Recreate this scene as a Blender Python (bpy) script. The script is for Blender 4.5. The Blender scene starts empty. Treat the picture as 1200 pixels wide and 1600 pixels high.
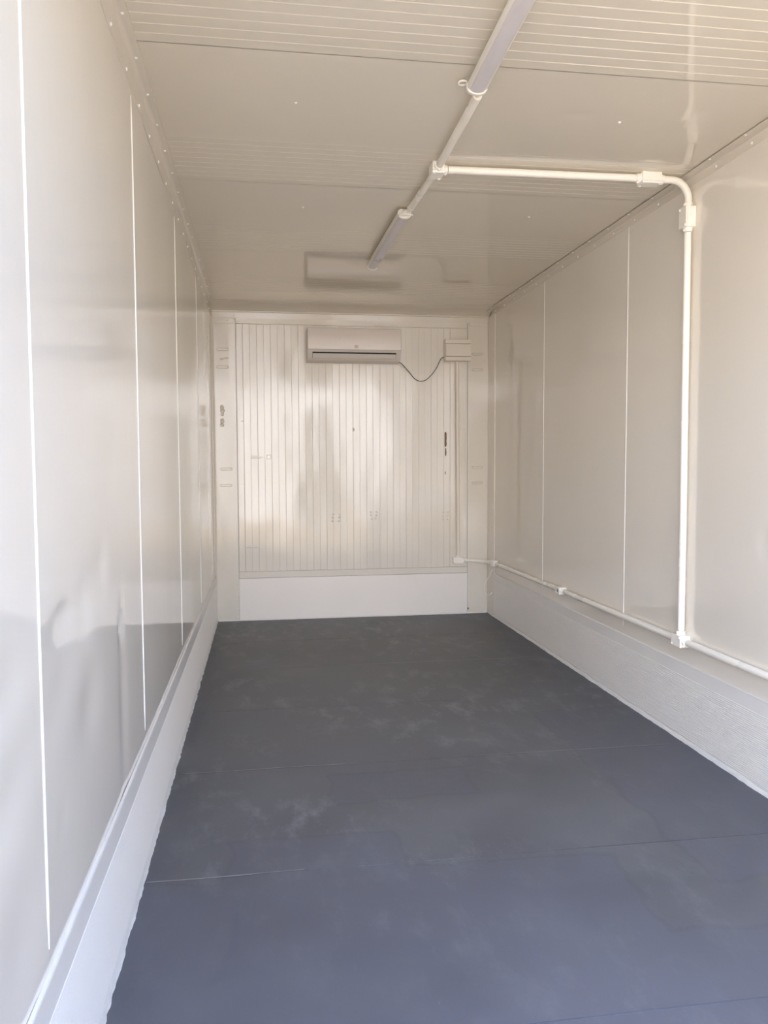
import bpy, bmesh, math, random
from mathutils import Vector, Matrix, noise
random.seed(7)
SC = bpy.context.scene
COL = SC.collection
PI = math.pi
W, H, YO = 2.28, 2.528, -5.75          # inner width, inner height, y of the open end (back wall at y = 0)

# ------------------------------------------------------------------ camera
cam = bpy.data.cameras.new('camera'); cam_o = bpy.data.objects.new('camera', cam); COL.objects.link(cam_o)
cam.sensor_fit = 'VERTICAL'; cam.sensor_height = 24.0; cam.lens = 24.0*1247.76/1600.0
cam.clip_start = 0.02; cam.clip_end = 300
yaw, pitch, roll = 0.1505, -0.0609, -0.0043
fw = Vector((math.sin(yaw)*math.cos(pitch), math.cos(yaw)*math.cos(pitch), math.sin(pitch)))
rt = Vector((math.cos(yaw), -math.sin(yaw), 0)); up = rt.cross(fw)
r2 = rt*math.cos(roll) + up*math.sin(roll); u2 = up*math.cos(roll) - rt*math.sin(roll)
M = Matrix((r2, u2, -fw)).transposed().to_4x4(); M.translation = Vector((0.3879, -6.5519, 1.2755))
cam_o.matrix_world = M
SC.camera = cam_o

# ------------------------------------------------------------------ sky, sun, exposure
SUN_EL, SUN_AZ = math.radians(46), math.radians(24)      # sun stands behind the container, a little to the right
world = bpy.data.worlds.new('sky'); SC.world = world; world.use_nodes = True
wn = world.node_tree.nodes; wl = world.node_tree.links
sky = wn.new('ShaderNodeTexSky'); sky.sky_type = 'NISHITA'; sky.sun_disc = False
sky.sun_elevation = SUN_EL; sky.sun_rotation = SUN_AZ; sky.dust_density = 1.6; sky.air_density = 1.0; sky.ozone_density = 1.0
wl.new(sky.outputs[0], wn['Background'].inputs[0]); wn['Background'].inputs[1].default_value = 0.39
sun = bpy.data.lights.new('sun', 'SUN'); sun.energy = 5.0; sun.angle = math.radians(0.6); sun.color = (1.0, 0.95, 0.88)
sun_o = bpy.data.objects.new('sun', sun); COL.objects.link(sun_o)
sd = Vector((math.sin(SUN_AZ)*math.cos(SUN_EL), math.cos(SUN_AZ)*math.cos(SUN_EL), math.sin(SUN_EL)))
sun_o.rotation_euler = sd.to_track_quat('Z', 'Y').to_euler(); sun_o.location = (0, 0, 12)
SC.view_settings.view_transform = 'Standard'; SC.view_settings.look = 'None'
SC.view_settings.gamma = 1.0; SC.view_settings.use_curve_mapping = False
SC.view_settings.exposure = 2.45
SC.cycles.max_bounces = 10; SC.cycles.diffuse_bounces = 9; SC.cycles.glossy_bounces = 5
SC.cycles.caustics_reflective = False; SC.cycles.caustics_refractive = False
SC.cycles.sample_clamp_indirect = 6.0
SC.cycles.use_denoising = True; SC.cycles.use_guiding = True

# ------------------------------------------------------------------ materials
def nodes_of(m):
    m.use_nodes = True
    return m.node_tree.nodes, m.node_tree.links, m.node_tree.nodes['Principled BSDF']
def paint(name, col, rough=0.2, wave=0.0, wave_scale=1.5, fine=0.0, fine_scale=60, mottle=0.0, spec=0.5, stretch=(1, 1, 1), metallic=0.0, col2=None):
    m = bpy.data.materials.new(name); n, l, b = nodes_of(m)
    b.inputs['Base Color'].default_value = (*col, 1); b.inputs['Roughness'].default_value = rough
    b.inputs['Specular IOR Level'].default_value = spec; b.inputs['Metallic'].default_value = metallic
    geo = n.new('ShaderNodeNewGeometry')
    mp = n.new('ShaderNodeMapping'); mp.inputs['Scale'].default_value = stretch
    l.new(geo.outputs['Position'], mp.inputs['Vector'])
    if mottle > 0:
        t = n.new('ShaderNodeTexNoise'); t.inputs['Scale'].default_value = 3.0; t.inputs['Detail'].default_value = 6
        l.new(mp.outputs[0], t.inputs['Vector'])
        mx = n.new('ShaderNodeMix'); mx.data_type = 'RGBA'
        c2 = col2 or tuple(c*(1-mottle) for c in col)
        mx.inputs[6].default_value = (*col, 1); mx.inputs[7].default_value = (*c2, 1)
        l.new(t.outputs[0], mx.inputs[0]); l.new(mx.outputs[2], b.inputs['Base Color'])
        rr = n.new('ShaderNodeMapRange'); rr.inputs[1].default_value = 0.3; rr.inputs[2].default_value = 0.7
        rr.inputs[3].default_value = rough*0.8; rr.inputs[4].default_value = rough*1.3
        l.new(t.outputs[0], rr.inputs[0]); l.new(rr.outputs[0], b.inputs['Roughness'])
    last = None
    for amp, sc, det in ((wave, wave_scale, 1.5), (fine, fine_scale, 3)):
        if amp <= 0: continue
        t = n.new('ShaderNodeTexNoise'); t.inputs['Scale'].default_value = sc; t.inputs['Detail'].default_value = det
        l.new(mp.outputs[0], t.inputs['Vector'])
        bp = n.new('ShaderNodeBump'); bp.inputs['Strength'].default_value = 1.0; bp.inputs['Distance'].default_value = amp
        l.new(t.outputs[0], bp.inputs['Height'])
        if last: l.new(last.outputs[0], bp.inputs['Normal'])
        last = bp
    if last: l.new(last.outputs[0], b.inputs['Normal'])
    return m

CREAM = (0.825, 0.78, 0.705)
M_wall = paint('wall_paint', CREAM, 0.07, wave=0.0015, wave_scale=1.6, fine=0.0001, fine_scale=30, spec=0.95, mottle=0.04, stretch=(1, 1, 0.35))
M_ceil = paint('ceiling_paint', (0.73, 0.68, 0.59), 0.05, wave=0.001, wave_scale=1.3, fine=0.00005, fine_scale=30, spec=1.0, mottle=0.04)
M_back = paint('back_wall_paint', (0.79, 0.745, 0.665), 0.10, wave=0.010, wave_scale=2.2, fine=0.0003, fine_scale=20, spec=0.55, mottle=0.05, stretch=(1.3, 1, 0.7))
M_kick = paint('kick_paint', (0.91, 0.865, 0.825), 0.40, wave=0.002, wave_scale=2.0, fine=0.0003, fine_scale=50, mottle=0.03)
M_scuff = paint('scuff_paint', (0.81, 0.79, 0.765), 0.32)
M_trim = paint('trim_paint', (0.75, 0.70, 0.62), 0.14, wave=0.001, wave_scale=4, mottle=0.04)
M_caulk = paint('caulk_white', (0.92, 0.91, 0.87), 0.25, fine=0.0006, fine_scale=35)
M_seal = paint('sealant_white', (0.84, 0.83, 0.81), 0.42, fine=0.003, fine_scale=25, mottle=0.08)
M_pvc = paint('conduit_white', (0.93, 0.895, 0.83), 0.28, fine=0.0002, fine_scale=60, mottle=0.03)
M_box = paint('box_white', (0.93, 0.90, 0.84), 0.35, fine=0.0001, fine_scale=80)
M_db = paint('fitting_cream', (0.82, 0.765, 0.68), 0.3, fine=0.0001, fine_scale=80)
M_dark = paint('dark_gap', (0.02, 0.018, 0.016), 0.6)
M_joint = paint('joint_grime', (0.42, 0.39, 0.34), 0.6)
M_screw = paint('screw_painted', (0.88, 0.87, 0.84), 0.22)
M_ac = paint('appliance_white', (0.80, 0.735, 0.685), 0.22, wave=0.0006, wave_scale=6)
M_ac_grey = paint('appliance_lower', (0.68, 0.63, 0.58), 0.32)
M_badge = paint('badge_pinkish', (0.62, 0.47, 0.40), 0.35)
M_film = paint('film_pale', (0.93, 0.92, 0.88), 0.12)
M_diff = paint('lamp_diffuser', (0.66, 0.63, 0.66), 0.3, mottle=0.03)
M_lamp = paint('lamp_housing', (0.80, 0.775, 0.72), 0.3)
M_cable = paint('cable_dark', (0.07, 0.065, 0.06), 0.4)
M_cablew = paint('cable_white', (0.86, 0.85, 0.80), 0.35)
M_rust = paint('bare_brown', (0.27, 0.17, 0.11), 0.7, fine=0.001, fine_scale=80, mottle=0.4)
M_shell = paint('outer_shell_paint', (0.72, 0.72, 0.70), 0.4, mottle=0.08)
M_ground = paint('yard_concrete', (0.42, 0.325, 0.21), 0.85, fine=0.003, fine_scale=20, mottle=0.25)

M_bounce_wall = paint('bounce_wall_paint', (0.86, 0.85, 0.85), 0.8, mottle=0.04)
M_light_blocker = paint('light_blocker_paint', (0.10, 0.105, 0.11), 0.6, mottle=0.1)
M_added_panel = paint('added_panel_grey', (0.16, 0.155, 0.15), 0.5)

def floor_material():
    m = bpy.data.materials.new('floor_paint'); n, l, b = nodes_of(m)
    geo = n.new('ShaderNodeNewGeometry')
    def noise_t(sc, det, stretch=(1, 1, 1), rough=0.55):
        mp = n.new('ShaderNodeMapping'); mp.inputs['Scale'].default_value = stretch
        l.new(geo.outputs['Position'], mp.inputs['Vector'])
        t = n.new('ShaderNodeTexNoise'); t.inputs['Scale'].default_value = sc; t.inputs['Detail'].default_value = det
        t.inputs['Roughness'].default_value = rough
        l.new(mp.outputs[0], t.inputs['Vector']); return t
    def math_(op, a, bb=None, clamp=False):
        x = n.new('ShaderNodeMath'); x.operation = op; x.use_clamp = clamp
        for i, v in enumerate((a, bb)):
            if v is None: continue
            if isinstance(v, (int, float)): x.inputs[i].default_value = v
            else: l.new(v, x.inputs[i])
        return x.outputs[0]
    def ramp(v, a, bb, lo=0.0, hi=1.0):
        r = n.new('ShaderNodeMapRange'); r.inputs[1].default_value = a; r.inputs[2].default_value = bb
        r.inputs[3].default_value = lo; r.inputs[4].default_value = hi; l.new(v, r.inputs[0]); return r.outputs[0]
    def mix(f, c1, c2):
        mx = n.new('ShaderNodeMix'); mx.data_type = 'RGBA'; l.new(f, mx.inputs[0])
        for i, c in ((6, c1), (7, c2)):
            if isinstance(c, tuple): mx.inputs[i].default_value = (*c, 1)
            else: l.new(c, mx.inputs[i])
        return mx.outputs[2]
    sx = n.new('ShaderNodeSeparateXYZ')
    wob = noise_t(3.0, 3)
    va = n.new('ShaderNodeVectorMath'); va.operation = 'MULTIPLY_ADD'
    l.new(wob.outputs[1], va.inputs[0]); va.inputs[1].default_value = (0.22, 0.16, 0); l.new(geo.outputs['Position'], va.inputs[2])
    l.new(va.outputs[0], sx.inputs[0]); X, Y = sx.outputs[0], sx.outputs[1]
    def rect(x0, x1, y0, y1, s=0.014):              # a rolled-on patch of newer paint with a slightly wandering edge
        a = math_('MULTIPLY', ramp(X, x0-s, x0+s), ramp(X, x1-s, x1+s, 1, 0))
        c = math_('MULTIPLY', ramp(Y, y0-s, y0+s), ramp(Y, y1-s, y1+s, 1, 0))
        return math_('MULTIPLY', a, c)
    mask = None
    for r in ((0.36, 0.92, -6, -3.80), (0.80, 1.58, -6, -4.06), (1.40, 2.4, -6, -4.50), (0.74, 1.30, -3.55, -3.26), (-.1, 0.55, -6, -4.05), (1.85, 2.4, -4.3, -2.6)):
        k = rect(*r); mask = k if mask is None else math_('MAXIMUM', mask, k)
    n1 = noise_t(2.2, 5); n2 = noise_t(9, 8, (1, 0.5, 1), 0.7); n3 = noise_t(38, 6, (1.0, 0.25, 1), 0.75); n4 = noise_t(1.0, 3)
    worn = mix(ramp(n1.outputs[0], 0.38, 0.62), (0.106, 0.109, 0.124), (0.136, 0.140, 0.152))
    fresh = mix(ramp(n1.outputs[0], 0.35, 0.65), (0.106, 0.109, 0.132), (0.128, 0.132, 0.158))
    c = mix(mask, worn, fresh)
    lap = math_('MULTIPLY', math_('MULTIPLY', mask, math_('SUBTRACT', 1.0, mask)), 0.7)       # darker lap edge of the rolled paint
    c = mix(lap, c, (0.055, 0.056, 0.066))
    scr = math_('MULTIPLY', ramp(n2.outputs[0], 0.50, 0.68), ramp(n4.outputs[0], 0.40, 0.62))
    scr = math_('MULTIPLY', scr, ramp(mask, 0, 1, 0.85, 0.35))
    c = mix(scr, c, (0.21, 0.22, 0.23))
    sp = math_('MULTIPLY', ramp(n3.outputs[0], 0.66, 0.76), 0.35)
    c = mix(sp, c, (0.34, 0.34, 0.34))
    l.new(c, b.inputs['Base Color'])
    l.new(ramp(n1.outputs[0], 0.3, 0.7, 0.42, 0.60), b.inputs['Roughness'])
    b.inputs['Specular IOR Level'].default_value = 0.45
    bp = n.new('ShaderNodeBump'); bp.inputs['Distance'].default_value = 0.0012
    l.new(n2.outputs[0], bp.inputs['Height']); l.new(bp.outputs[0], b.inputs['Normal'])
    return m
M_floor = floor_material()

# ------------------------------------------------------------------ mesh helpers
class MB:
    def __init__(s): s.v = []; s.f = []; s.sm = []
    def add(s, vs, fs, smooth=False):
        o = len(s.v); s.v += [tuple(v) for v in vs]; s.f += [tuple(i+o for i in f) for f in fs]; s.sm += [smooth]*len(fs); return s
    def box(s, x0, x1, y0, y1, z0, z1):
        vs = [(x, y, z) for z in (z0, z1) for y in (y0, y1) for x in (x0, x1)]
        return s.add(vs, [(0, 2, 3, 1), (4, 5, 7, 6), (0, 1, 5, 4), (2, 6, 7, 3), (0, 4, 6, 2), (1, 3, 7, 5)])
    def prism(s, prof, a0, a1, axis, smooth=False):       # prof: 2-D loop in the other two axes (in xyz order), extruded along axis
        n = len(prof)
        def P(p, a):
            q = list(p); q.insert(axis, a); return tuple(q)
        vs = [P(p, a0) for p in prof] + [P(p, a1) for p in prof]
        s.add(vs, [(i, (i+1) % n, n+(i+1) % n, n+i) for i in range(n)], smooth)
        return s.add(vs, [tuple(range(n))[::-1], tuple(range(n, 2*n))])
    def tube(s, pts, r, sides=16, caps=True):
        pts = [Vector(p) for p in pts]; rings = []
        up_ = None
        for i, p in enumerate(pts):
            t = (pts[min(i+1, len(pts)-1)] - pts[max(i-1, 0)]).normalized()
            if up_ is None: up_ = t.orthogonal().normalized()
            up_ = (up_ - t*up_.dot(t)).normalized(); bi = t.cross(up_)
            rr = r[i] if isinstance(r, (list, tuple)) else r
            rings.append([p + (up_*math.cos(2*PI*k/sides) + bi*math.sin(2*PI*k/sides))*rr for k in range(sides)])
        vs = [v for g in rings for v in g]
        fs = [(i*sides+k, i*sides+(k+1) % sides, (i+1)*sides+(k+1) % sides, (i+1)*sides+k) for i in range(len(pts)-1) for k in range(sides)]
        s.add(vs, fs, True)
        if caps: s.add(rings[0], [tuple(range(sides))[::-1]]); s.add(rings[-1], [tuple(range(sides))])
        return s
    def mesh(s, name, mat):
        me = bpy.data.meshes.new(name); me.from_pydata(s.v, [], s.f)
        for p, k in zip(me.polygons, s.sm): p.use_smooth = k
        bm = bmesh.new(); bm.from_mesh(me); bmesh.ops.remove_doubles(bm, verts=bm.verts, dist=1e-6)
        bmesh.ops.recalc_face_normals(bm, faces=bm.faces); bm.to_mesh(me); bm.free(); me.set_sharp_from_angle(angle=math.radians(38))
        me.materials.append(mat); return me
def link(name, me, parent=None, loc=None):
    o = bpy.data.objects.new(name, me); COL.objects.link(o)
    if parent is not None: o.parent = parent
    if loc is not None: o.location = loc
    return o
def part(name, mb, mat, parent=None, bevel=0.0, seg=2, loc=None):
    o = link(name, mb.mesh(name, mat), parent, loc)
    if bevel > 0:
        md = o.modifiers.new('edge', 'BEVEL'); md.width = bevel; md.segments = seg; md.limit_method = 'ANGLE'; md.angle_limit = math.radians(40)
    return o
def tag(o, label, cat, group=None):
    o['label'] = label; o['category'] = cat
    if group: o['group'] = group
    return o
def empty(name, loc=(0, 0, 0), rot=None):
    o = bpy.data.objects.new(name, None); COL.objects.link(o); o.location = loc; o.empty_display_size = 0.05
    if rot is not None: o.rotation_euler = rot
    return o
def struct(o, label=None):
    o['kind'] = 'structure'
    if label: o['label'] = label
    return o

# shared screw head (faces +Z)
def screw_mesh(r=0.0058, h=0.0040):
    mb = MB(); k = 10
    ring = lambda rr, z: [(rr*math.cos(2*PI*i/k), rr*math.sin(2*PI*i/k), z) for i in range(k)]
    vs = ring(r, -0.001) + ring(r, h*0.35) + ring(r*0.6, h)
    fs = [(j*k+i, j*k+(i+1) % k, (j+1)*k+(i+1) % k, (j+1)*k+i) for j in range(2) for i in range(k)] + [tuple(range(2*k, 3*k))]
    return mb.add(vs, fs).mesh('screw', M_screw)
SCREW = screw_mesh()
SCREW_BIG = screw_mesh(0.007, 0.004)
DIRROT = {'+x': (0, PI/2, 0), '-x': (0, -PI/2, 0), '-y': (PI/2, 0, 0), '-z': (PI, 0, 0), '+z': (0, 0, 0)}
def screw(parent, loc, d, big=False):
    o = link('screw', SCREW_BIG if big else SCREW, parent, loc); o.rotation_euler = DIRROT[d]; return o

# ------------------------------------------------------------------ the setting: yard outside, shell
g = struct(part('ground', MB().box(-40, 40, -60, 40, -0.6, -0.30), M_ground), 'sunlit concrete yard outside the open end')

# pale building added unseen behind the viewer for bounce light: the walls and the glossy back wall catch its light
fac = struct(part('wall_bounce_added', MB().box(-24, 6.6, -15.4, -15.0, -0.3, 4.6), M_bounce_wall), 'unseen pale building front added across the yard to bounce light in')
part('bounce_wall_coping', MB().box(-24.1, 6.7, -15.5, -14.9, 4.6, 4.75), M_shell, fac)
for (xw, ww, z0, z1) in ((1.3, 1.0, -0.3, 2.6), (3.9, 2.4, -0.3, 3.0), (-3.6, 2.4, -0.3, 3.0), (-9.5, 2.4, -0.3, 3.0)):      # dark panels added to break up the building's reflection in the back wall
    wf = part('added_panel_frame', MB().box(xw-0.08, xw+ww+0.08, -15.0, -14.95, z0, z1+0.08), M_shell, fac, bevel=0.01)
    part('added_dark_panel', MB().box(xw, xw+ww, -14.95, -14.94, z0, z1), M_added_panel, wf)

# unseen dark container added on the right to block light from the left wall
nb = struct(part('wall_light_blocker', MB().box(4.3, 6.7, -13.2, -5.6, -0.15, 2.75), M_light_blocker), 'unseen dark grey container added on the right of the yard to block light')
RIBN = MB().prism([(4.26, 0.0), (4.30, -0.06), (4.30, 0.16), (4.26, 0.10)], 0.0, 2.6, 2).mesh('blocker_rib', M_light_blocker)
for i in range(24): link('blocker_rib', RIBN, nb, (0, -13.0+0.31*i, 0.0))

# floor: substrate + painted plywood sheets with thin joints
floor = struct(part('floor', MB().box(-0.02, W+0.02, YO-0.02, 0.04, -0.16, -0.019), M_joint), 'dark grey-blue painted plywood floor')
seams = [0.0, -0.80, -1.575, -2.42, -3.24, -4.105, -4.876, YO]
for i in range(len(seams)-1):
    y1, y0 = seams[i]-(0.0012 if i else 0), seams[i+1]+0.0012
    nx, ny = 24, 10; mb = MB(); vs = []
    tilt = random.uniform(-0.0008, 0.0008)
    for a in range(ny+1):
        for b_ in range(nx+1):
            x = W*b_/nx; y = y0+(y1-y0)*a/ny
            vs.append((x, y, 0.0012*noise.noise(Vector((x*1.7, y*1.7, 3.3))) + tilt*(a/ny-0.5)))
    fs = [(a*(nx+1)+b_, a*(nx+1)+b_+1, (a+1)*(nx+1)+b_+1, (a+1)*(nx+1)+b_) for a in range(ny) for b_ in range(nx)]
    mb.add(vs, fs, True)
    mb.add([(0, y0, -0.018), (W, y0, -0.018), (W, y0, 0), (0, y0, 0)], [(0, 1, 2, 3)]); mb.add([(0, y1, -0.018), (W, y1, -0.018), (W, y1, 0), (0, y1, 0)], [(3, 2, 1, 0)])
    part('floor_board', mb, M_floor, floor)
# pale worn filler showing along parts of the joints
for (x0, x1, y, w) in ((0.05, 0.72, -3.242, .004), (1.28, 2.20, -3.24, .0035), (0.02, 0.34, -4.106, .006), (0.34, 0.50, -4.104, .003), (1.93, 2.24, -1.574, .005), (1.88, 2.06, -1.60, .005), (0.04, 0.22, -0.802, .004)):
    vs = []; k = 14
    for j in range(k+1):
        x = x0+(x1-x0)*j/k; d = w*(0.35+0.65*abs(noise.noise(Vector((x*23, y*5, 1)))))
        c = 0.004*noise.noise(Vector((x*3, y, 8)))
        vs += [(x, y+c-d/2, 0.0022), (x, y+c+d/2, 0.0022)]
    part('joint_filler', MB().add(vs, [(2*j, 2*j+2, 2*j+3, 2*j+1) for j in range(k)]), paint('filler_pale', (0.40, 0.39, 0.36), 0.7) if 'filler_pale' not in bpy.data.materials else bpy.data.materials['filler_pale'], floor)

# ---- side walls
def dents(side, y, z):
    d = 0.0
    if side == 'L':
        # long diagonal creases of the battered sheet near the opening, and small knocks
        for (ya, za, yb, zb, amp, wd) in ((-5.5, 0.90, -4.55, 1.02, 0.006, 0.05), (-5.5, 0.70, -4.75, 0.93, 0.004, 0.06), (-5.4, 1.02, -4.9, 0.98, 0.003, 0.06)):
            t = ((y-ya)*(yb-ya)+(z-za)*(zb-za))/((yb-ya)**2+(zb-za)**2); tt = min(1, max(0, t))
            dist = math.hypot(y-(ya+(yb-ya)*tt), z-(za+(zb-za)*tt)); d -= amp*math.exp(-(dist/wd)**2)
        for (yc, zc, ry, rz, amp) in ((-4.30, 0.84, .022, .05, .010), (-4.98, 0.60, .02, .02, .003), (-4.72, 0.74, .10, .07, .005), (-4.30, 0.60, .05, .22, .004), (-5.2, 0.5, .18, .10, .006)):
            d -= amp*math.exp(-((y-yc)/ry)**2-((z-zc)/rz)**2)
        d *= min(1.0, abs(y+5.105)/0.16)             # the joint itself stays straight
    else:
        for (yc, zc, ry, rz, amp) in ((-3.77, 0.96, .03, .04, .008), (-2.85, 0.84, .015, .03, .001)):
            d -= amp*math.exp(-((y-yc)/ry)**2-((z-zc)/rz)**2)
    d += 0.0016*noise.noise(Vector((y*1.1, z*0.9, 4.0 if side == 'L' else 9.0)))
    return d
def wall(side, seam_y, z_seam0, z_seam1, label):
    s = 1 if side == 'L' else -1
    x_in = 0.0 if side == 'L' else W
    name = 'wall_left' if side == 'L' else 'wall_right'
    xa, xb = sorted((x_in-s*0.012, x_in-s*0.11))
    w = struct(part(name, MB().box(xa, xb, YO, 0.11, -0.16, H+0.10), M_shell), label)
    ys = [YO] + seam_y + [0.0]
    for i in range(len(ys)-1):
        y0, y1 = ys[i], ys[i+1]
        ny = max(8, int((y1-y0)/0.03)); nz = 84; z0, z1 = 0.355, H
        vs = []
        for a in range(nz+1):
            for b_ in range(ny+1):
                y = y0+(y1-y0)*b_/ny; z = z0+(z1-z0)*a/nz
                e = min(1, (H-0.04-z)/0.1 if z < H-0.04 else 0)
                vs.append((x_in+s*dents(side, y, z)*e, y, z))
        fs = [(a*(ny+1)+b_, a*(ny+1)+b_+1, (a+1)*(ny+1)+b_+1, (a+1)*(ny+1)+b_) for a in range(nz) for b_ in range(ny)]
        if side == 'L': fs = [f for f in fs]
        else: fs = [f[::-1] for f in fs]
        me = bpy.data.meshes.new('wall_panel'); me.from_pydata(vs, [], fs)
        for p in me.polygons: p.use_smooth = True
        me.materials.append(M_wall); o = link('wall_panel', me, w)
        md = o.modifiers.new('thick', 'SOLIDIFY'); md.thickness = 0.005; md.offset = -1; md.use_rim = False
    for y in seam_y:                                            # raised caulk bead over each sheet joint
        prof = [(x_in + s*0.0027*math.sin(PI*j/8) - s*0.0002, y-0.0040*math.cos(PI*j/8)) for j in range(9)]
        mb = MB(); n_ = len(prof); vs = []; K = 30
        for a in range(K+1):
            z = z_seam0+(z_seam1-z_seam0)*a/K; f_ = 0.5 if a in (0, K) else 1.0
            dy = 0.0006*noise.noise(Vector((y, z*2.5, 2)))
            dd = s*dents(side, y, z)*min(1, (H-0.04-z)/0.1)
            vs += [(x_in+(p[0]-x_in)*f_+dd, y+(p[1]-y)*f_+dy, z) for p in prof]
        mb.add(vs, [(a*n_+j, a*n_+j+1, (a+1)*n_+j+1, (a+1)*n_+j) for a in range(K) for j in range(n_-1)], True)
        part('seam_bead', mb, M_caulk, w)
    return w
wl_ = wall('L', [-5.105, -3.92, -2.692, -1.50, -0.31], 0.415, 2.415, 'painted left side wall of glossy cream metal sheets')
wr_ = wall('R', [-3.86, -2.575, -1.325], 0.405, 2.49, 'painted right side wall of glossy cream metal sheets')

# scuff plates: finely corrugated lower lining with a flat upper band and a bright lip
def scuff(w, side, y0, y1, ztop):
    s = 1 if side == 'L' else -1; x_in = 0.0 if side == 'L' else W
    prof = [(0.0005, ztop+0.001), (0.0075, ztop), (0.0085, ztop-0.004), (0.006, ztop-0.007), (0.006, 0.305)]
    z = 0.300
    pitch = 0.0084
    while z > 0.03:
        prof += [(0.0062, z), (0.0084, z-pitch*0.3), (0.0084, z-pitch*0.5), (0.0062, z-pitch*0.8)]; z -= pitch
    prof += [(0.006, 0.02), (0.006, -0.002)]
    K = 24; vs = []; n_ = len(prof)
    for a in range(K+1):
        y = y0+(y1-y0)*a/K; wv = 0.0010*noise.noise(Vector((y*2.2, 5.0 if s > 0 else 2.0, 0)))
        vs += [(x_in+s*(p[0]+(wv if p[0] > 0.001 else 0)), y, p[1]) for p in prof]
    fs = [(a*n_+j, a*n_+j+1, (a+1)*n_+j+1, (a+1)*n_+j) for a in range(K) for j in range(n_-1)]
    o = part('scuff_plate', MB().add(vs, fs), M_scuff, w)
    o['label'] = 'finely ribbed lower lining'
scuff(wl_, 'L', YO, -0.02, 0.375); scuff(wr_, 'R', YO, -0.19, 0.362)

# sealant smeared along the wall foot with a ragged edge on the floor
def sealant(parent, along, pos0, pos1, base, sgn, wmin, wmax, zup, seed):
    n_ = int(abs(pos1-pos0)/0.012); vs = []
    for j in range(n_+1):
        t = pos0+(pos1-pos0)*j/n_
        wd = wmin+(wmax-wmin)*(0.5+0.5*noise.noise(Vector((t*9, seed, 0)))+0.35*noise.noise(Vector((t*31, seed, 4))))
        wd = max(0.004, wd); h = zup*(0.8+0.4*noise.noise(Vector((t*7, seed, 9))))
        for (a, z) in ((0.004, h), (0.010, h*0.45), (wd*0.7+0.006, 0.0045), (wd+0.006, 0.0012), (wd+0.007, -0.001)):
            vs.append((base+sgn*a, t, z) if along == 'y' else (t, base+sgn*a, z))
    fs = [(j*5+k, j*5+k+1, (j+1)*5+k+1, (j+1)*5+k) for j in range(n_) for k in range(4)]
    o = part('sealant_strip', MB().add(vs, fs, True), M_seal, parent); o['label'] = 'ragged white sealant smear'
sealant(wl_, 'y', YO, -0.01, 0.002, 1, 0.001, 0.013, 0.034, 1.0)
sealant(wr_, 'y', YO, -0.02, W-0.002, -1, 0.001, 0.010, 0.022, 5.0)

# ---- ceiling: flat sheets and bands of narrow ribs, each its own piece with chamfered edges
ceil = struct(part('ceiling', MB().box(-0.01, W+0.01, YO, 0.11, H+0.006, H+0.10), M_joint), 'glossy cream painted ceiling with bands of ribs')
P_, R_ = 1.158, 0.4671
def strip_mesh(name, depth, ch, t=0.0065):
    prof = [(0.0, t), (0.0, ch), (ch*1.1, 0.0), (depth-ch*1.1, 0.0), (depth, ch), (depth, t)]   # y, z upward from the visible face
    return MB().prism(prof, 0.0, W, 0).mesh(name, M_ceil)
RIB = strip_mesh('ceiling_rib', R_/9, 0.0026)
y = -0.55
groups = []
for k in range(5): groups.append((-0.55-R_-k*P_, -0.55-k*P_))
edges = []
for (a, b_) in groups:
    for j in range(9):
        yy = a+(b_-a)*j/9
        if yy+R_/9 < YO+0.001: continue
        link('ceiling_rib', RIB, ceil, (0, yy, H))
def flat_panel(y0, y1, dlist=()):
    nx, ny = 90, max(8, int((y1-y0)/0.02)); vs = []
    for a in range(ny+1):
        for b_ in range(nx+1):
            x = W*b_/nx; yy = y0+(y1-y0)*a/ny; e = min(1, min(yy-y0, y1-yy)/0.03)
            d = 0.0016*noise.noise(Vector((x*1.4, yy*1.4, 7)))*e
            for (xc, yc, rx, ry, amp) in dlist: d += amp*math.exp(-((x-xc)/rx)**2-((yy-yc)/ry)**2)
            vs.append((x, yy, H+d))
    fs = [(a*(nx+1)+b_, (a+1)*(nx+1)+b_, (a+1)*(nx+1)+b_+1, a*(nx+1)+b_+1) for a in range(ny) for b_ in range(nx)]
    me = bpy.data.meshes.new('ceiling_sheet'); me.from_pydata(vs, [], fs)
    for p in me.polygons: p.use_smooth = True
    me.materials.append(M_ceil); link('ceiling_sheet', me, ceil)
flat_panel(-0.55, 0.0)
for k in range(4):
    flat_panel(-0.55-(k+1)*P_, -0.55-R_-k*P_, ((1.536, -3.725, .03, .02, .004), (1.95, -3.78, .02, .05, .004)) if k == 2 else ())
for (x, yy) in ((0.519, -3.684), (1.707, -3.689), (0.60, -2.55), (1.75, -2.55), (0.55, -4.85), (1.72, -4.85)): screw(ceil, (x, yy, H), '-z')

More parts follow.
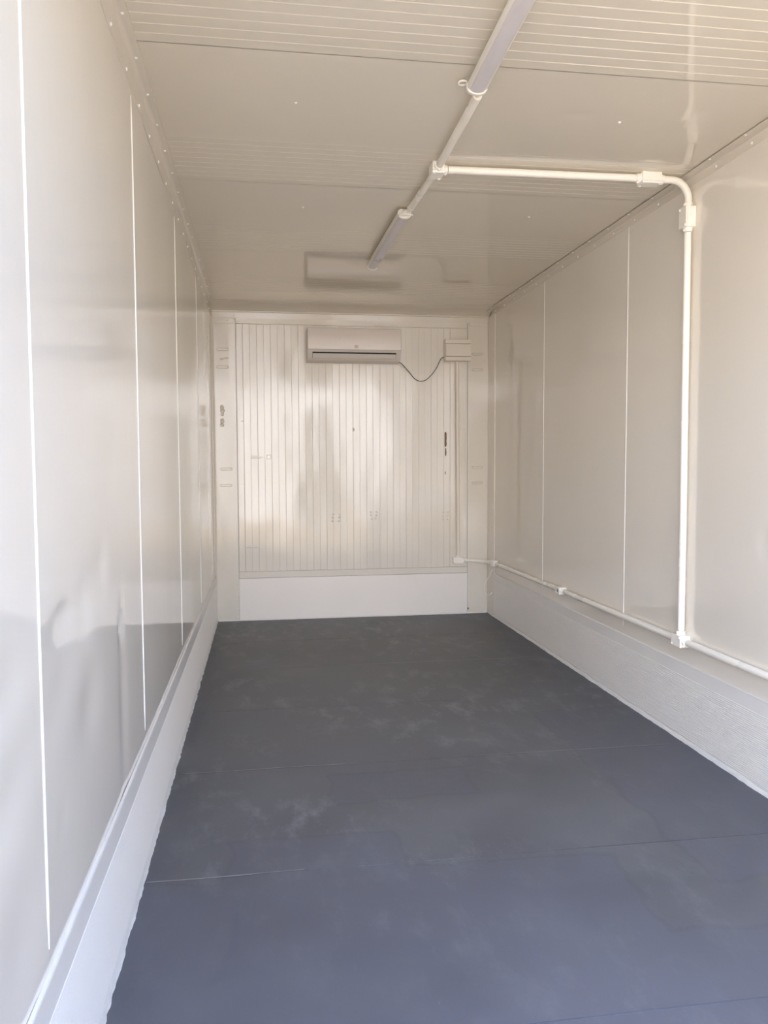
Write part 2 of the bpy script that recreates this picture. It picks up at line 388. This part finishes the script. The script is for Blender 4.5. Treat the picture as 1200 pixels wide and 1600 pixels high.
# ---- ceiling-to-wall angle trims with their screws
def angle_trim(name, side, cleg, wleg, label, srow_c, srow_w):
    s = 1 if side == 'L' else -1; x_in = 0.0 if side == 'L' else W
    X = lambda a: x_in+s*a
    t = 0.0025; r = 0.016 if side == 'L' else 0.006
    inner = [(t, H-wleg), ] + [(t+r-r*math.cos(PI/2*j/6), H-t-r+r*math.sin(PI/2*j/6)) for j in range(7)] + [(cleg, H-t)]
    if side == 'R':                                  # the right trim hangs a little off the ceiling and leaves a dark gap
        inner[-1] = (cleg, H-0.0055); outer = [(cleg, H-0.0040), (0.02, H-0.0015), (0.0002, H-0.0002), (0.0002, H-wleg)]
    else: outer = [(cleg, H-0.0002), (0.0002, H-0.0002), (0.0002, H-wleg)]
    prof = [(X(a), z) for a, z in inner+outer]
    # extrude along y in a few pieces so that the lip can wander a little
    K = 20; n_ = len(prof); vs = []
    for a in range(K+1):
        y = YO+(-0.002-YO)*a/K; d = 0.0015*noise.noise(Vector((y*2, s, 0)))
        vs += [(p[0], y, p[1]+(d if abs(p[1]-(H-wleg)) < 1e-6 else 0)) for p in prof]
    mb = MB().add(vs, [(a*n_+j, a*n_+(j+1) % n_, (a+1)*n_+(j+1) % n_, (a+1)*n_+j) for a in range(K) for j in range(n_)])
    o = struct(part(name, mb, M_trim), label)
    y = -0.23 + (0.0 if side == 'L' else 0.02)
    while y > YO+0.05:
        screw(o, (X(srow_c), y, H-t-(0.0022 if s < 0 else 0)), '-z'); screw(o, (X(t), y-0.1*0.85 if side == 'L' else y+0.03, H-srow_w), '+x' if s > 0 else '-x'); y -= 0.2465
    return o
angle_trim('trim_1', 'L', 0.037, 0.095, 'cream angle trim along the left ceiling edge', 0.0195, 0.078)
angle_trim('trim_2', 'R', 0.056, 0.036, 'cream angle trim along the right ceiling edge', 0.050, 0.021)
# cornice over the back wall
prof = [(-0.305, H-0.0005), (-0.304, H-0.0035), (-0.075, H-0.0045), (-0.022, H-0.038), (-0.022, H-0.045), (-0.016, H-0.046), (-0.006, H-0.047), (-0.004, H-0.092), (-0.0005, H-0.092), (-0.0005, H-0.0005)]
t3 = struct(part('trim_3', MB().prism(prof, 0.003, W-0.0095, 0), M_trim), 'cream cornice strip where the ceiling meets the back wall')
for x in (0.18, 0.52, 0.95, 1.35, 1.75, 2.1): screw(t3, (x, -0.005, H-0.070), '-y')
# corner strip on the right wall beside the back wall
t4 = struct(part('trim_4', MB().box(W-0.009, W-0.0005, -0.19, -0.001, 0.0, H-0.04), M_wall, bevel=0.002), 'narrow cream corner strip on the right wall')
for z in (0.16, 0.9, 1.7, 2.2): screw(t4, (W-0.009, -0.165, z), '-x')
t5 = struct(part('trim_5', MB().prism([(0.0005, -0.0005), (0.016, -0.0005), (0.016, -0.004), (0.006, -0.008), (0.004, -0.02), (0.0005, -0.02)], 0.0, H-0.05, 2), M_trim), 'thin corner bead between left wall and back wall')

# ---- back wall
wb = struct(part('wall_back', MB().box(-0.11, W+0.11, 0.012, 0.12, -0.16, H+0.10), M_shell), 'glossy back wall of vertical grooved boards in a frame')
def bpanel(name, x0, x1, z0, z1, proud=0.0, mat=None, bevel=0.0015):
    return part(name, MB().box(x0, x1, -proud, 0.0125, z0, z1), mat or M_back, wb, bevel=bevel, seg=1)
def board_mesh(w, z0, z1, ca, cb):
    prof = [(0.0, 0.011), (0.0, ca), (ca*0.8, 0.0), (w-cb*0.8, 0.0), (w, cb), (w, 0.011)]
    return MB().prism(prof, z0, z1, 2).mesh('board', M_back)
ZB0, ZB1 = 0.400, 2.392
def boards(x0, x1, n, deep):
    w = (x1-x0)/n
    ms = [board_mesh(w, ZB0, ZB1, deep[0], deep[1]), board_mesh(w, ZB0, ZB1, deep[1], deep[0])]
    for i in range(n):
        o = link('board', ms[i % 2], wb, (x0+i*w, 0.0, 0)); o.rotation_euler.z = random.uniform(-0.004, 0.004)
boards(0.243, 1.348, 20, (0.0026, 0.0018))
boards(1.356, 1.942, 11, (0.0024, 0.0012))
bpanel('seam_cover', 1.3465, 1.3575, ZB0, ZB1, 0.003)
bpanel('stile', 0.191, 0.242, ZB0, ZB1, 0.0); bpanel('stile', 1.943, 2.086, ZB0, ZB1, 0.0)
bpanel('rail', 0.191, 2.086, ZB1+0.001, 2.438, 0.004); bpanel('rail', 0.188, 2.092, 0.347, ZB0-0.001, 0.005)
bpanel('kick_panel', 0.188, 2.094, 0.0, 0.345, 0.003, M_kick)
bpanel('corner_panel', 0.001, 0.187, 0.0, 2.43, 0.0); bpanel('corner_panel', 2.096, W-0.009, 0.0, 2.43, 0.0)
bpanel('header_plate', 0.012, 0.172, 2.395, 2.436, 0.003); bpanel('header_plate', 2.11, 2.262, 2.41, 2.438, 0.003)
sealant(wb, 'x', 0.02, W-0.02, -0.001, -1, 0.003, 0.010, 0.012, 9.0)
# embossed slots in the corner panels
def slot_mesh():
    L, r = 0.100, 0.0125; pts = []
    for j in range(9): a = PI/2+PI*j/8; pts.append((-L/2+r+r*math.cos(a), r*math.sin(a)))
    for j in range(9): a = -PI/2+PI*j/8; pts.append((L/2-r+r*math.cos(a), r*math.sin(a)))
    n_ = len(pts); mb = MB(); rings = [(1.0, 0.0), (0.92, -0.007), (0.78, -0.007), (0.68, -0.002)]
    vs = []
    for k, (f, yy) in enumerate(rings):
        ins = (1-f)*r*2
        for (x, z) in pts:
            cx = max(-L/2+r, min(L/2-r, x)); dx, dz = x-cx, z; q = (r-ins)/r
            vs.append((cx+dx*q, yy, dz*q))
    fs = [(k*n_+i, k*n_+(i+1) % n_, (k+1)*n_+(i+1) % n_, (k+1)*n_+i) for k in range(3) for i in range(n_)] + [tuple(range(3*n_, 4*n_))]
    return mb.add(vs, fs, True).mesh('embossed_slot', M_back)
SLOT = slot_mesh()
for (x, z) in ((0.086, 2.19), (0.084, 2.05), (0.099, 1.234), (0.097, 1.104), (2.18, 2.184), (2.18, 2.053), (2.18, 1.239), (2.18, 1.107)):
    link('embossed_slot', SLOT, wb, (x, 0.0, z))
# patched lumps, filled holes, a square plug, peeled paint, screws
def blob(x, z, rx, rz, h, mat=M_back, name='filler_lump'):
    mb = MB(); k = 12; vs = [(x, -h, z)]
    for (f, hh) in ((0.45, 0.85), (0.8, 0.45), (1.0, -0.02)):
        for i in range(k):
            a = 2*PI*i/k; q = f*(1+0.25*noise.noise(Vector((x*9+math.cos(a), z*9+math.sin(a), 1))))
            vs.append((x+rx*q*math.cos(a), -h*hh, z+rz*q*math.sin(a)))
    fs = [(0, 1+i, 1+(i+1) % k) for i in range(k)] + [(1+j*k+i, 1+j*k+(i+1) % k, 1+(j+1)*k+(i+1) % k, 1+(j+1)*k+i) for j in range(2) for i in range(k)]
    return part(name, mb.add(vs, fs, True), mat, wb)
for (x, z, rx, rz, h) in ((0.074, 1.728, .018, .022, .012), (0.078, 1.700, .02, .018, .010), (0.075, 1.672, .016, .014, .007), (0.075, 1.618, .018, .022, .010), (0.072, 1.588, .018, .016, .012), (0.08, 2.115, .02, .008, .004), (0.115, 2.12, .018, .008, .004), (1.13, 1.555, .012, .014, .006), (0.34, 1.33, .05, .012, .0015), (0.30, .60, .06, .008, .003)):
    blob(x, z, rx, rz, h)
for (xc, zc, w) in ((0.981, 0.83, 0.055), (1.295, 0.845, 0.04), (1.904, 0.83, 0.04)):
    for i in range(2):
        for j in range(3):
            blob(xc+(i-0.5)*w+random.uniform(-.006, .006), zc+(j-1)*0.028+random.uniform(-.004, .004), .009, .008, .004)
plug = part('square_plug', MB().box(0.422, 0.456, -0.012, 0.0, 1.314, 1.348), M_back, wb, bevel=0.004)
def chip(x0, x1, z0, z1, seed):
    k = 16; vs = []
    for j in range(k+1):
        z = z0+(z1-z0)*j/k; a = 0.5+0.5*noise.noise(Vector((z*40, seed, 0))); b_ = 0.5+0.5*noise.noise(Vector((z*40, seed, 7)))
        q = 1.0 if 0 < j < k else 0.3
        m_ = (x0+x1)/2
        vs += [(m_-(m_-x0)*(0.35+0.65*a)*q, -0.0007, z), (m_+(x1-m_)*(0.35+0.65*b_)*q, -0.0007, z)]
    o = part('peeled_paint_patch', MB().add(vs, [(2*j, 2*j+2, 2*j+3, 2*j+1) for j in range(k)]), M_rust, wb); o['label'] = 'brown patch of peeled paint'
chip(1.892, 1.918, 1.41, 1.535, 1); chip(1.898, 1.914, 1.335, 1.40, 5); chip(1.898, 1.908, 1.18, 1.205, 9)
for (x, z) in ((0.232, 1.62), (0.236, 1.11), (0.205, 2.41), (0.245, .372), (0.90, .372), (1.42, .372), (1.99, .372), (1.00, 2.415), (1.32, 2.415), (2.02, 2.405), (2.07, 1.57), (2.075, 1.10), (2.07, .62), (1.35, 1.95), (1.352, 1.35), (1.352, .70)):
    screw(wb, (x, -0.004, z), '-y', True)
for (x, z) in ((0.176, .30), (0.176, .20), (0.176, .10), (0.176, .03), (2.115, .32), (2.115, .21), (2.115, .09), (2.20, 2.423), (0.05, 2.416), (0.13, 2.416)):
    screw(wb, (x, -0.0025, z), '-y')
blob(2.075, 0.035, .007, .007, .003, M_dark, 'bolt_hole'); blob(2.103, 0.04, .005, .010, .003, M_dark, 'bolt_hole')

# ------------------------------------------------------------------ wall air conditioner
ac = empty('air_conditioner', (1.125, 0, 2.09))
X0, X1 = -0.371, 0.371
def P2(y, z): return (y, z-2.09)
side_prof = [P2(-0.002, 2.352), P2(-0.15, 2.348), P2(-0.175, 2.338), P2(-0.183, 2.31), P2(-0.185, 2.185), P2(-0.178, 2.166), P2(-0.150, 2.112), P2(-0.125, 2.098), P2(-0.04, 2.088), P2(-0.002, 2.092)]
part('housing', MB().prism(side_prof, X0-0.004, X1+0.004, 0), M_ac_grey, ac, bevel=0.004)
fp = [P2(-0.150, 2.3495), P2(-0.182, 2.342), P2(-0.196, 2.318), P2(-0.200, 2.25), P2(-0.199, 2.178), P2(-0.190, 2.172), P2(-0.184, 2.176), P2(-0.186, 2.31), P2(-0.174, 2.339)]
fpo = part('front_panel', MB().prism(fp, X0, X1, 0), M_ac, ac, bevel=0.0015)
# outlet: dark slot, vane and a lower lip along the sloping lower face
def on_slope(t, out): # t: 0 top .. 1 bottom of sloping face
    a = Vector((-0.178, 2.166)); b_ = Vector((-0.150, 2.112)); d = (b_-a).normalized(); n_ = Vector((d.y, -d.x)); n_ = n_ if n_.x < 0 else -n_
    p = a+(b_-a)*t+n_*out; return P2(p.x, p.y)
def slope_piece(name, t0, t1, o0, o1, x0, x1, mat, parent, bev=0.0):
    prof = [on_slope(t0, o0), on_slope(t0, o1), on_slope(t1, o1), on_slope(t1, o0)]
    return part(name, MB().prism(prof, x0, x1, 0), mat, parent, bevel=bev)
slot = slope_piece('outlet_slot', 0.16, 0.98, -0.002, 0.0015, X0+0.036, X1-0.036, M_dark, ac)
slot['label'] = 'dark air outlet slot'
slope_piece('vane', 0.33, 0.955, 0.002, 0.007, X0+0.038, X1-0.038, M_ac_grey, ac, 0.002)
for i in range(3): slope_piece('guide_fin', 0.19, 0.33, 0.0015, 0.003, -0.12+0.12*i-0.002, -0.12+0.12*i+0.002, M_dark, slot)
part('bottom_lip', MB().prism([P2(-0.152, 2.116), P2(-0.128, 2.096), P2(-0.120, 2.099), P2(-0.146, 2.118)], X0, X1, 0), M_ac_grey, ac)
bd = part('badge', MB().box(-0.004, 0.026, -0.2018, -0.199, 0.096, 0.122), M_badge, fpo, bevel=0.001); bd['label'] = 'small square brownish badge'
cr = []
for j in range(9):
    t = j/8; cr.append((-0.118+0.022*t+0.004*math.sin(t*7), -0.2012, 0.11+0.07*t))
part('film_crease', MB().tube(cr, [0.0006+0.0022*math.sin(PI*min(1, max(0, j/8))) for j in range(9)], 6), M_film, fpo)
tag(ac, 'white split air conditioner mounted high on the back wall', 'air conditioner')

# ------------------------------------------------------------------ distribution box on the back wall
db = empty('electrical_box', (1.992, 0, 2.116))
part('back_box', MB().box(-0.106, 0.106, -0.062, 0.0, 0.001, 0.171), M_db, db, bevel=0.004)
part('cover_band', MB().box(-0.108, 0.108, -0.090, -0.060, 0.1395, 0.173), M_db, db, bevel=0.003)
part('cover_band', MB().box(-0.108, 0.108, -0.090, -0.060, 0.0, 0.0325), M_db, db, bevel=0.003)
dr = part('hinged_door', MB().box(-0.106, 0.106, -0.094, -0.060, 0.0355, 0.1365), M_db, db, bevel=0.003)
part('hinge', MB().tube([(-0.1, -0.0945, 0.042), (-0.1, -0.0945, 0.13)], 0.0035, 8), M_db, dr)
tag(db, 'square cream electrical box beside the air conditioner', 'electrical box')

# cable sagging from the air conditioner to the electrical box
def catmull(pts, n=8):
    P = [Vector(p) for p in pts]; P = [P[0]*2-P[1]] + P + [P[-1]*2-P[-2]]; out = []
    for i in range(1, len(P)-2):
        for k in range(n):
            t = k/n; a, b_, c, d = P[i-1], P[i], P[i+1], P[i+2]
            out.append(0.5*((2*b_)+(c-a)*t+(2*a-5*b_+4*c-d)*t*t+(3*b_-a-3*c+d)*t**3))
    out.append(P[-2]); return out
ca = part('power_cable', MB().tube(catmull([(1.497, -0.10, 2.092), (1.53, -0.05, 2.085), (1.597, -0.02, 2.021), (1.640, -0.016, 1.972), (1.690, -0.015, 1.952), (1.747, -0.015, 1.971), (1.818, -0.016, 2.051), (1.86, -0.02, 2.135), (1.885, -0.025, 2.15)]), 0.0032, 8), M_cable)
tag(ca, 'thin dark cable sagging between air conditioner and electrical box', 'cable')
cw = part('loose_wire', MB().tube(catmull([(2.2685, -0.16, 0.395), (2.246, -0.15, 0.334), (2.214, -0.15, 0.285), (2.202, -0.15, 0.245), (2.207, -0.15, 0.205), (2.225, -0.15, 0.178), (2.245, -0.15, 0.174), (2.267, -0.15, 0.192)]), 0.0028, 8), M_cablew)
link('wire_tip', MB().tube([(2.258, -0.15, 0.186), (2.2695, -0.15, 0.199)], [0.005, 0.0035], 8).mesh('wire_tip', M_cablew), cw)
tag(cw, 'short white wire curling out of the back right corner', 'wire')

# ------------------------------------------------------------------ junction boxes (local +Z out of the surface, local X the long side)
def jbox(name, loc, zdir, xdir, L, B, D, outs, label, disc=None, bare=False, cr=0.0205, hole=False, face_disc=None):
    z = Vector(zdir); x = Vector(xdir); yv = z.cross(x)
    root = empty(name, loc); root.rotation_euler = Matrix((x, yv, z)).transposed().to_euler()
    part('body', MB().box(-L/2, L/2, -B/2, B/2, 0.0005, D*0.76), M_box, root, bevel=0.0035, seg=3)
    lid = part('lid', MB().box(-L/2-0.001, L/2+0.001, -B/2-0.001, B/2+0.001, D*0.765, D), M_box, root, bevel=0.004, seg=3)
    for sx in (-1, 1):
        o = link('screw', SCREW, lid, (sx*(L/2-0.009), sx*(B/2-0.009), D))
    for (dx, dy) in outs:                                    # collars where the conduits enter
        d = Vector((dx, dy, 0)); h = L/2 if dx else B/2
        a = d*(h-0.001)+Vector((0, 0, 0.023)); c = d*(h+0.018)+Vector((0, 0, 0.023))
        col_ = part('collar', MB().tube([a, a+(c-a)*0.55, a+(c-a)*0.56, c], [cr, cr, cr*0.93, cr*0.93], 20), M_box, root)
        s_ = link('screw', SCREW, col_, a+(c-a)*0.6+Vector((0, 0, cr*0.93)))
    if disc:                                                  # round knock-out on one side
        dx, dy = disc; d = Vector((dx, dy, 0)); h = L/2 if dx else B/2
        tdir = Vector((0, 0, 1)).cross(d)
        c0 = d*(h-0.0005)+Vector((0, 0, D*0.55)) + tdir*0.004
        part('knockout', MB().tube([c0, c0+d*0.0016], 0.0085, 20), M_box, root)
    if hole:
        part('knockout', MB().box(-0.014, -0.002, -0.008, 0.008, D+0.0004, D+0.0008), M_dark, lid, loc=None)
    tag(root, label, 'junction box', 'white conduit junction boxes')
    return root
YV = -3.207
jbox('junction_box', (1.127, -3.193, H), (0, 0, -1), (0, 1, 0), 0.082, 0.052, 0.050, ((1, 0), (-1, 0), (0, 1)) , 'small cream junction box in the middle of the ceiling between the two lamps')
jbox('junction_box', (2.068, -3.214, H), (0, 0, -1), (1, 0, 0), 0.090, 0.058, 0.050, ((1, 0), (-1, 0)), 'cream junction box on the ceiling beside the conduit elbow', disc=(0, 1))
jbox('junction_box', (W, YV+0.005, 2.350), (-1, 0, 0), (0, 0, 1), 0.090, 0.062, 0.050, ((1, 0), (-1, 0)), 'cream junction box high on the right wall below the conduit elbow', disc=(0, -1))
jbox('junction_box', (W, YV, 0.467), (-1, 0, 0), (0, 1, 0), 0.082, 0.052, 0.050, ((1, 0), (-1, 0), (0, -1)), 'white junction box at the foot of the tall vertical conduit')
jbox('junction_box', (W, -1.733, 0.464), (-1, 0, 0), (0, 1, 0), 0.075, 0.045, 0.050, ((1, 0), (-1, 0)), 'white junction box halfway along the low right wall conduit', hole=True)
jbox('junction_box', (W-0.009, -0.275, 0.457), (-1, 0, 0), (0, 1, 0), 0.060, 0.048, 0.045, ((1, 0), (-1, 0)), 'white junction box low in the back right corner')
jbox('junction_box', (2.008, -0.002, 0.457), (0, -1, 0), (1, 0, 0), 0.088, 0.052, 0.045, ((1, 0), (0, 1)), 'white junction box low on the back wall under the electrical box')

# ------------------------------------------------------------------ conduits
RC = 0.0155
def conduit(pts, label, r=RC, mat=None):
    o = part('conduit', MB().tube(pts, r, 20), mat or M_pvc); tag(o, label, 'conduit', 'white electrical conduit runs'); return o
zc = H-0.023; xr = W-0.023
conduit([(1.174, -3.196, zc), (1.45, -3.206, zc-0.001), (1.75, -3.213, zc-0.002), (2.004, -3.214, zc)], 'straight cream conduit crossing the ceiling from middle box to right wall')
arc = [(2.133, -3.214, zc), (2.15, -3.213, zc)]
for j in range(11):
    a = PI/2*j/10; R = 0.082; arc.append((xr-R+R*math.sin(a), -3.213+0.011*j/10, zc-R+R*math.cos(a)))
arc.append((xr, YV+0.005, 2.415))
conduit(arc, 'curved cream conduit elbow turning from ceiling down to right wall')
conduit([(xr, YV+0.005, 2.2855), (xr, YV+0.003, 1.6), (xr+0.001, YV, 1.0), (xr, YV, 0.5125)], 'tall vertical white conduit on the right wall')
conduit([(xr, YV-0.0605, 0.467), (xr, -4.0, 0.469), (xr, -4.8, 0.471), (xr, YO+0.02, 0.472)], 'low white conduit running from vertical conduit box towards the viewer')
conduit([(xr, YV+0.0605, 0.467), (xr, -2.7, 0.4655), (xr, -2.2, 0.463), (xr, -1.789, 0.464)], 'low white conduit between the two middle boxes on the right wall')
conduit([(xr, -1.677, 0.464), (xr, -1.1, 0.459), (xr, -0.6, 0.456), (xr-0.004, -0.324, 0.457)], 'low white conduit from halfway box to the back right corner', 0.015)
conduit(catmull([(W-0.032, -0.2265, 0.457), (W-0.036, -0.16, 0.452), (W-0.06, -0.085, 0.448), (W-0.11, -0.04, 0.450), (2.12, -0.026, 0.455), (2.071, -0.025, 0.457)]), 'short bent white conduit rounding the back right corner', 0.015)
conduit([(2.008, -0.025, 0.502), (2.004, -0.025, 1.1), (2.000, -0.025, 1.6), (1.997, -0.025, 2.1155)], 'vertical white conduit on the back wall under the electrical box', 0.0145, M_db)
conduit([(1.127, -3.2525, zc), (1.124, -3.5, zc), (1.120, -3.80, zc), (1.118, -3.872, zc)], 'short ceiling conduit between middle box and the nearer lamp')
conduit([(1.127, -3.1335, zc), (1.122, -2.95, zc), (1.114, -2.72, zc), (1.110, -2.672, zc)], 'short ceiling conduit between middle box and the farther lamp')

# ------------------------------------------------------------------ ceiling lamps (switched off)
def lamp(y0, y1, xa, xb, label, cap_far_only=False):
    t = empty('ceiling_lamp', ((xa+xb)/2, (y0+y1)/2, H)); L = abs(y1-y0); ang = math.atan2(xb-xa, y1-y0)
    t.rotation_euler.z = -ang
    hw = 0.0325
    prof = [(-0.018, -0.006), (-hw+0.004, -0.012), (-hw, -0.020), (-hw, -0.034), (-hw+0.004, -0.040), (hw-0.004, -0.040), (hw, -0.034), (hw, -0.020), (hw-0.004, -0.012), (0.018, -0.006)]
    part('housing', MB().prism(prof, -L/2+0.012, L/2-0.012, 1), M_lamp, t)
    dp = [(-hw+0.007, -0.0402)] + [(-(hw-0.008)*math.cos(PI*j/10), -0.0402-0.011*math.sin(PI*j/10)) for j in range(1, 10)] + [(hw-0.007, -0.0402)]
    d = part('diffuser', MB().prism(dp, -L/2+0.014, L/2-0.014, 1), M_diff, t); d['label'] = 'pale lilac-grey diffuser'
    for s in (-1, 1):
        cp = [(x*1.06, z*1.06+0.001) for x, z in [(-0.02, -0.008), (-hw, -0.018), (-hw, -0.036), (-hw*0.8, -0.046), (-hw*0.4, -0.0515), (0, -0.053), (hw*0.4, -0.0515), (hw*0.8, -0.046), (hw, -0.036), (hw, -0.018), (0.02, -0.008)]]
        a, b_ = sorted((s*(L/2-0.016), s*L/2))
        part('end_cap', MB().prism(cp, a, b_, 1), M_lamp, t, bevel=0.003)
        part('mounting_clip', MB().box(-0.022, 0.022, s*L*0.33-0.012, s*L*0.33+0.012, -0.0075, -0.0004), M_lamp, t)
    return t
l1 = lamp(-5.05, -3.935, 1.072, 1.096, 'nearer long ceiling lamp running out of the top of the picture')
tag(l1, 'nearer long ceiling lamp running out of the top of the picture', 'lamp', 'ceiling lamps')
l2 = lamp(-2.615, -1.545, 1.094, 1.078, '')
tag(l2, 'farther long ceiling lamp in front of the air conditioner', 'lamp', 'ceiling lamps')
def gland(par, y, s, x):                                          # cable gland and short flex between lamp and conduit
    mw = par.matrix_basis.inverted()
    pts = [mw @ Vector(p) for p in ((x, y, H-0.026), (x+0.004, y+s*0.012, H-0.030), (x+0.012, y+s*0.026, H-0.028))]
    gl = part('cable_gland', MB().tube(pts, [0.014, 0.013, 0.011], 14), M_box, par)
    p2 = [mw @ Vector(p) for p in ((x+0.010, y+s*0.022, H-0.028), (x+0.018, y+s*0.040, H-0.026), (x+0.021, y+s*0.063, H-0.023))]
    part('flex_end', MB().tube(p2, [0.008, 0.008, 0.008], 10), M_box, par)
gland(l1, -3.935, 1, 1.097); gland(l2, -2.615, -1, 1.090)
bpy.context.view_layer.update()
# small ring clip hanging beside the nearer lamp's end
mw = l1.matrix_basis.inverted()
ring = [mw @ Vector((1.052+0.014*math.cos(2*PI*j/16), -3.93+0.016*math.sin(2*PI*j/16), H-0.012)) for j in range(17)]
part('hanging_ring', MB().tube(ring, 0.003, 8, caps=False), M_box, l1)
mw = l2.matrix_basis.inverted()
rb = [mw @ Vector((1.094-0.033*math.cos(PI*j/12), -2.640-0.018*math.sin(PI*j/12), H-0.046)) for j in range(13)]
part('retaining_clip', MB().tube(rb, 0.0035, 8), M_screw, l2)
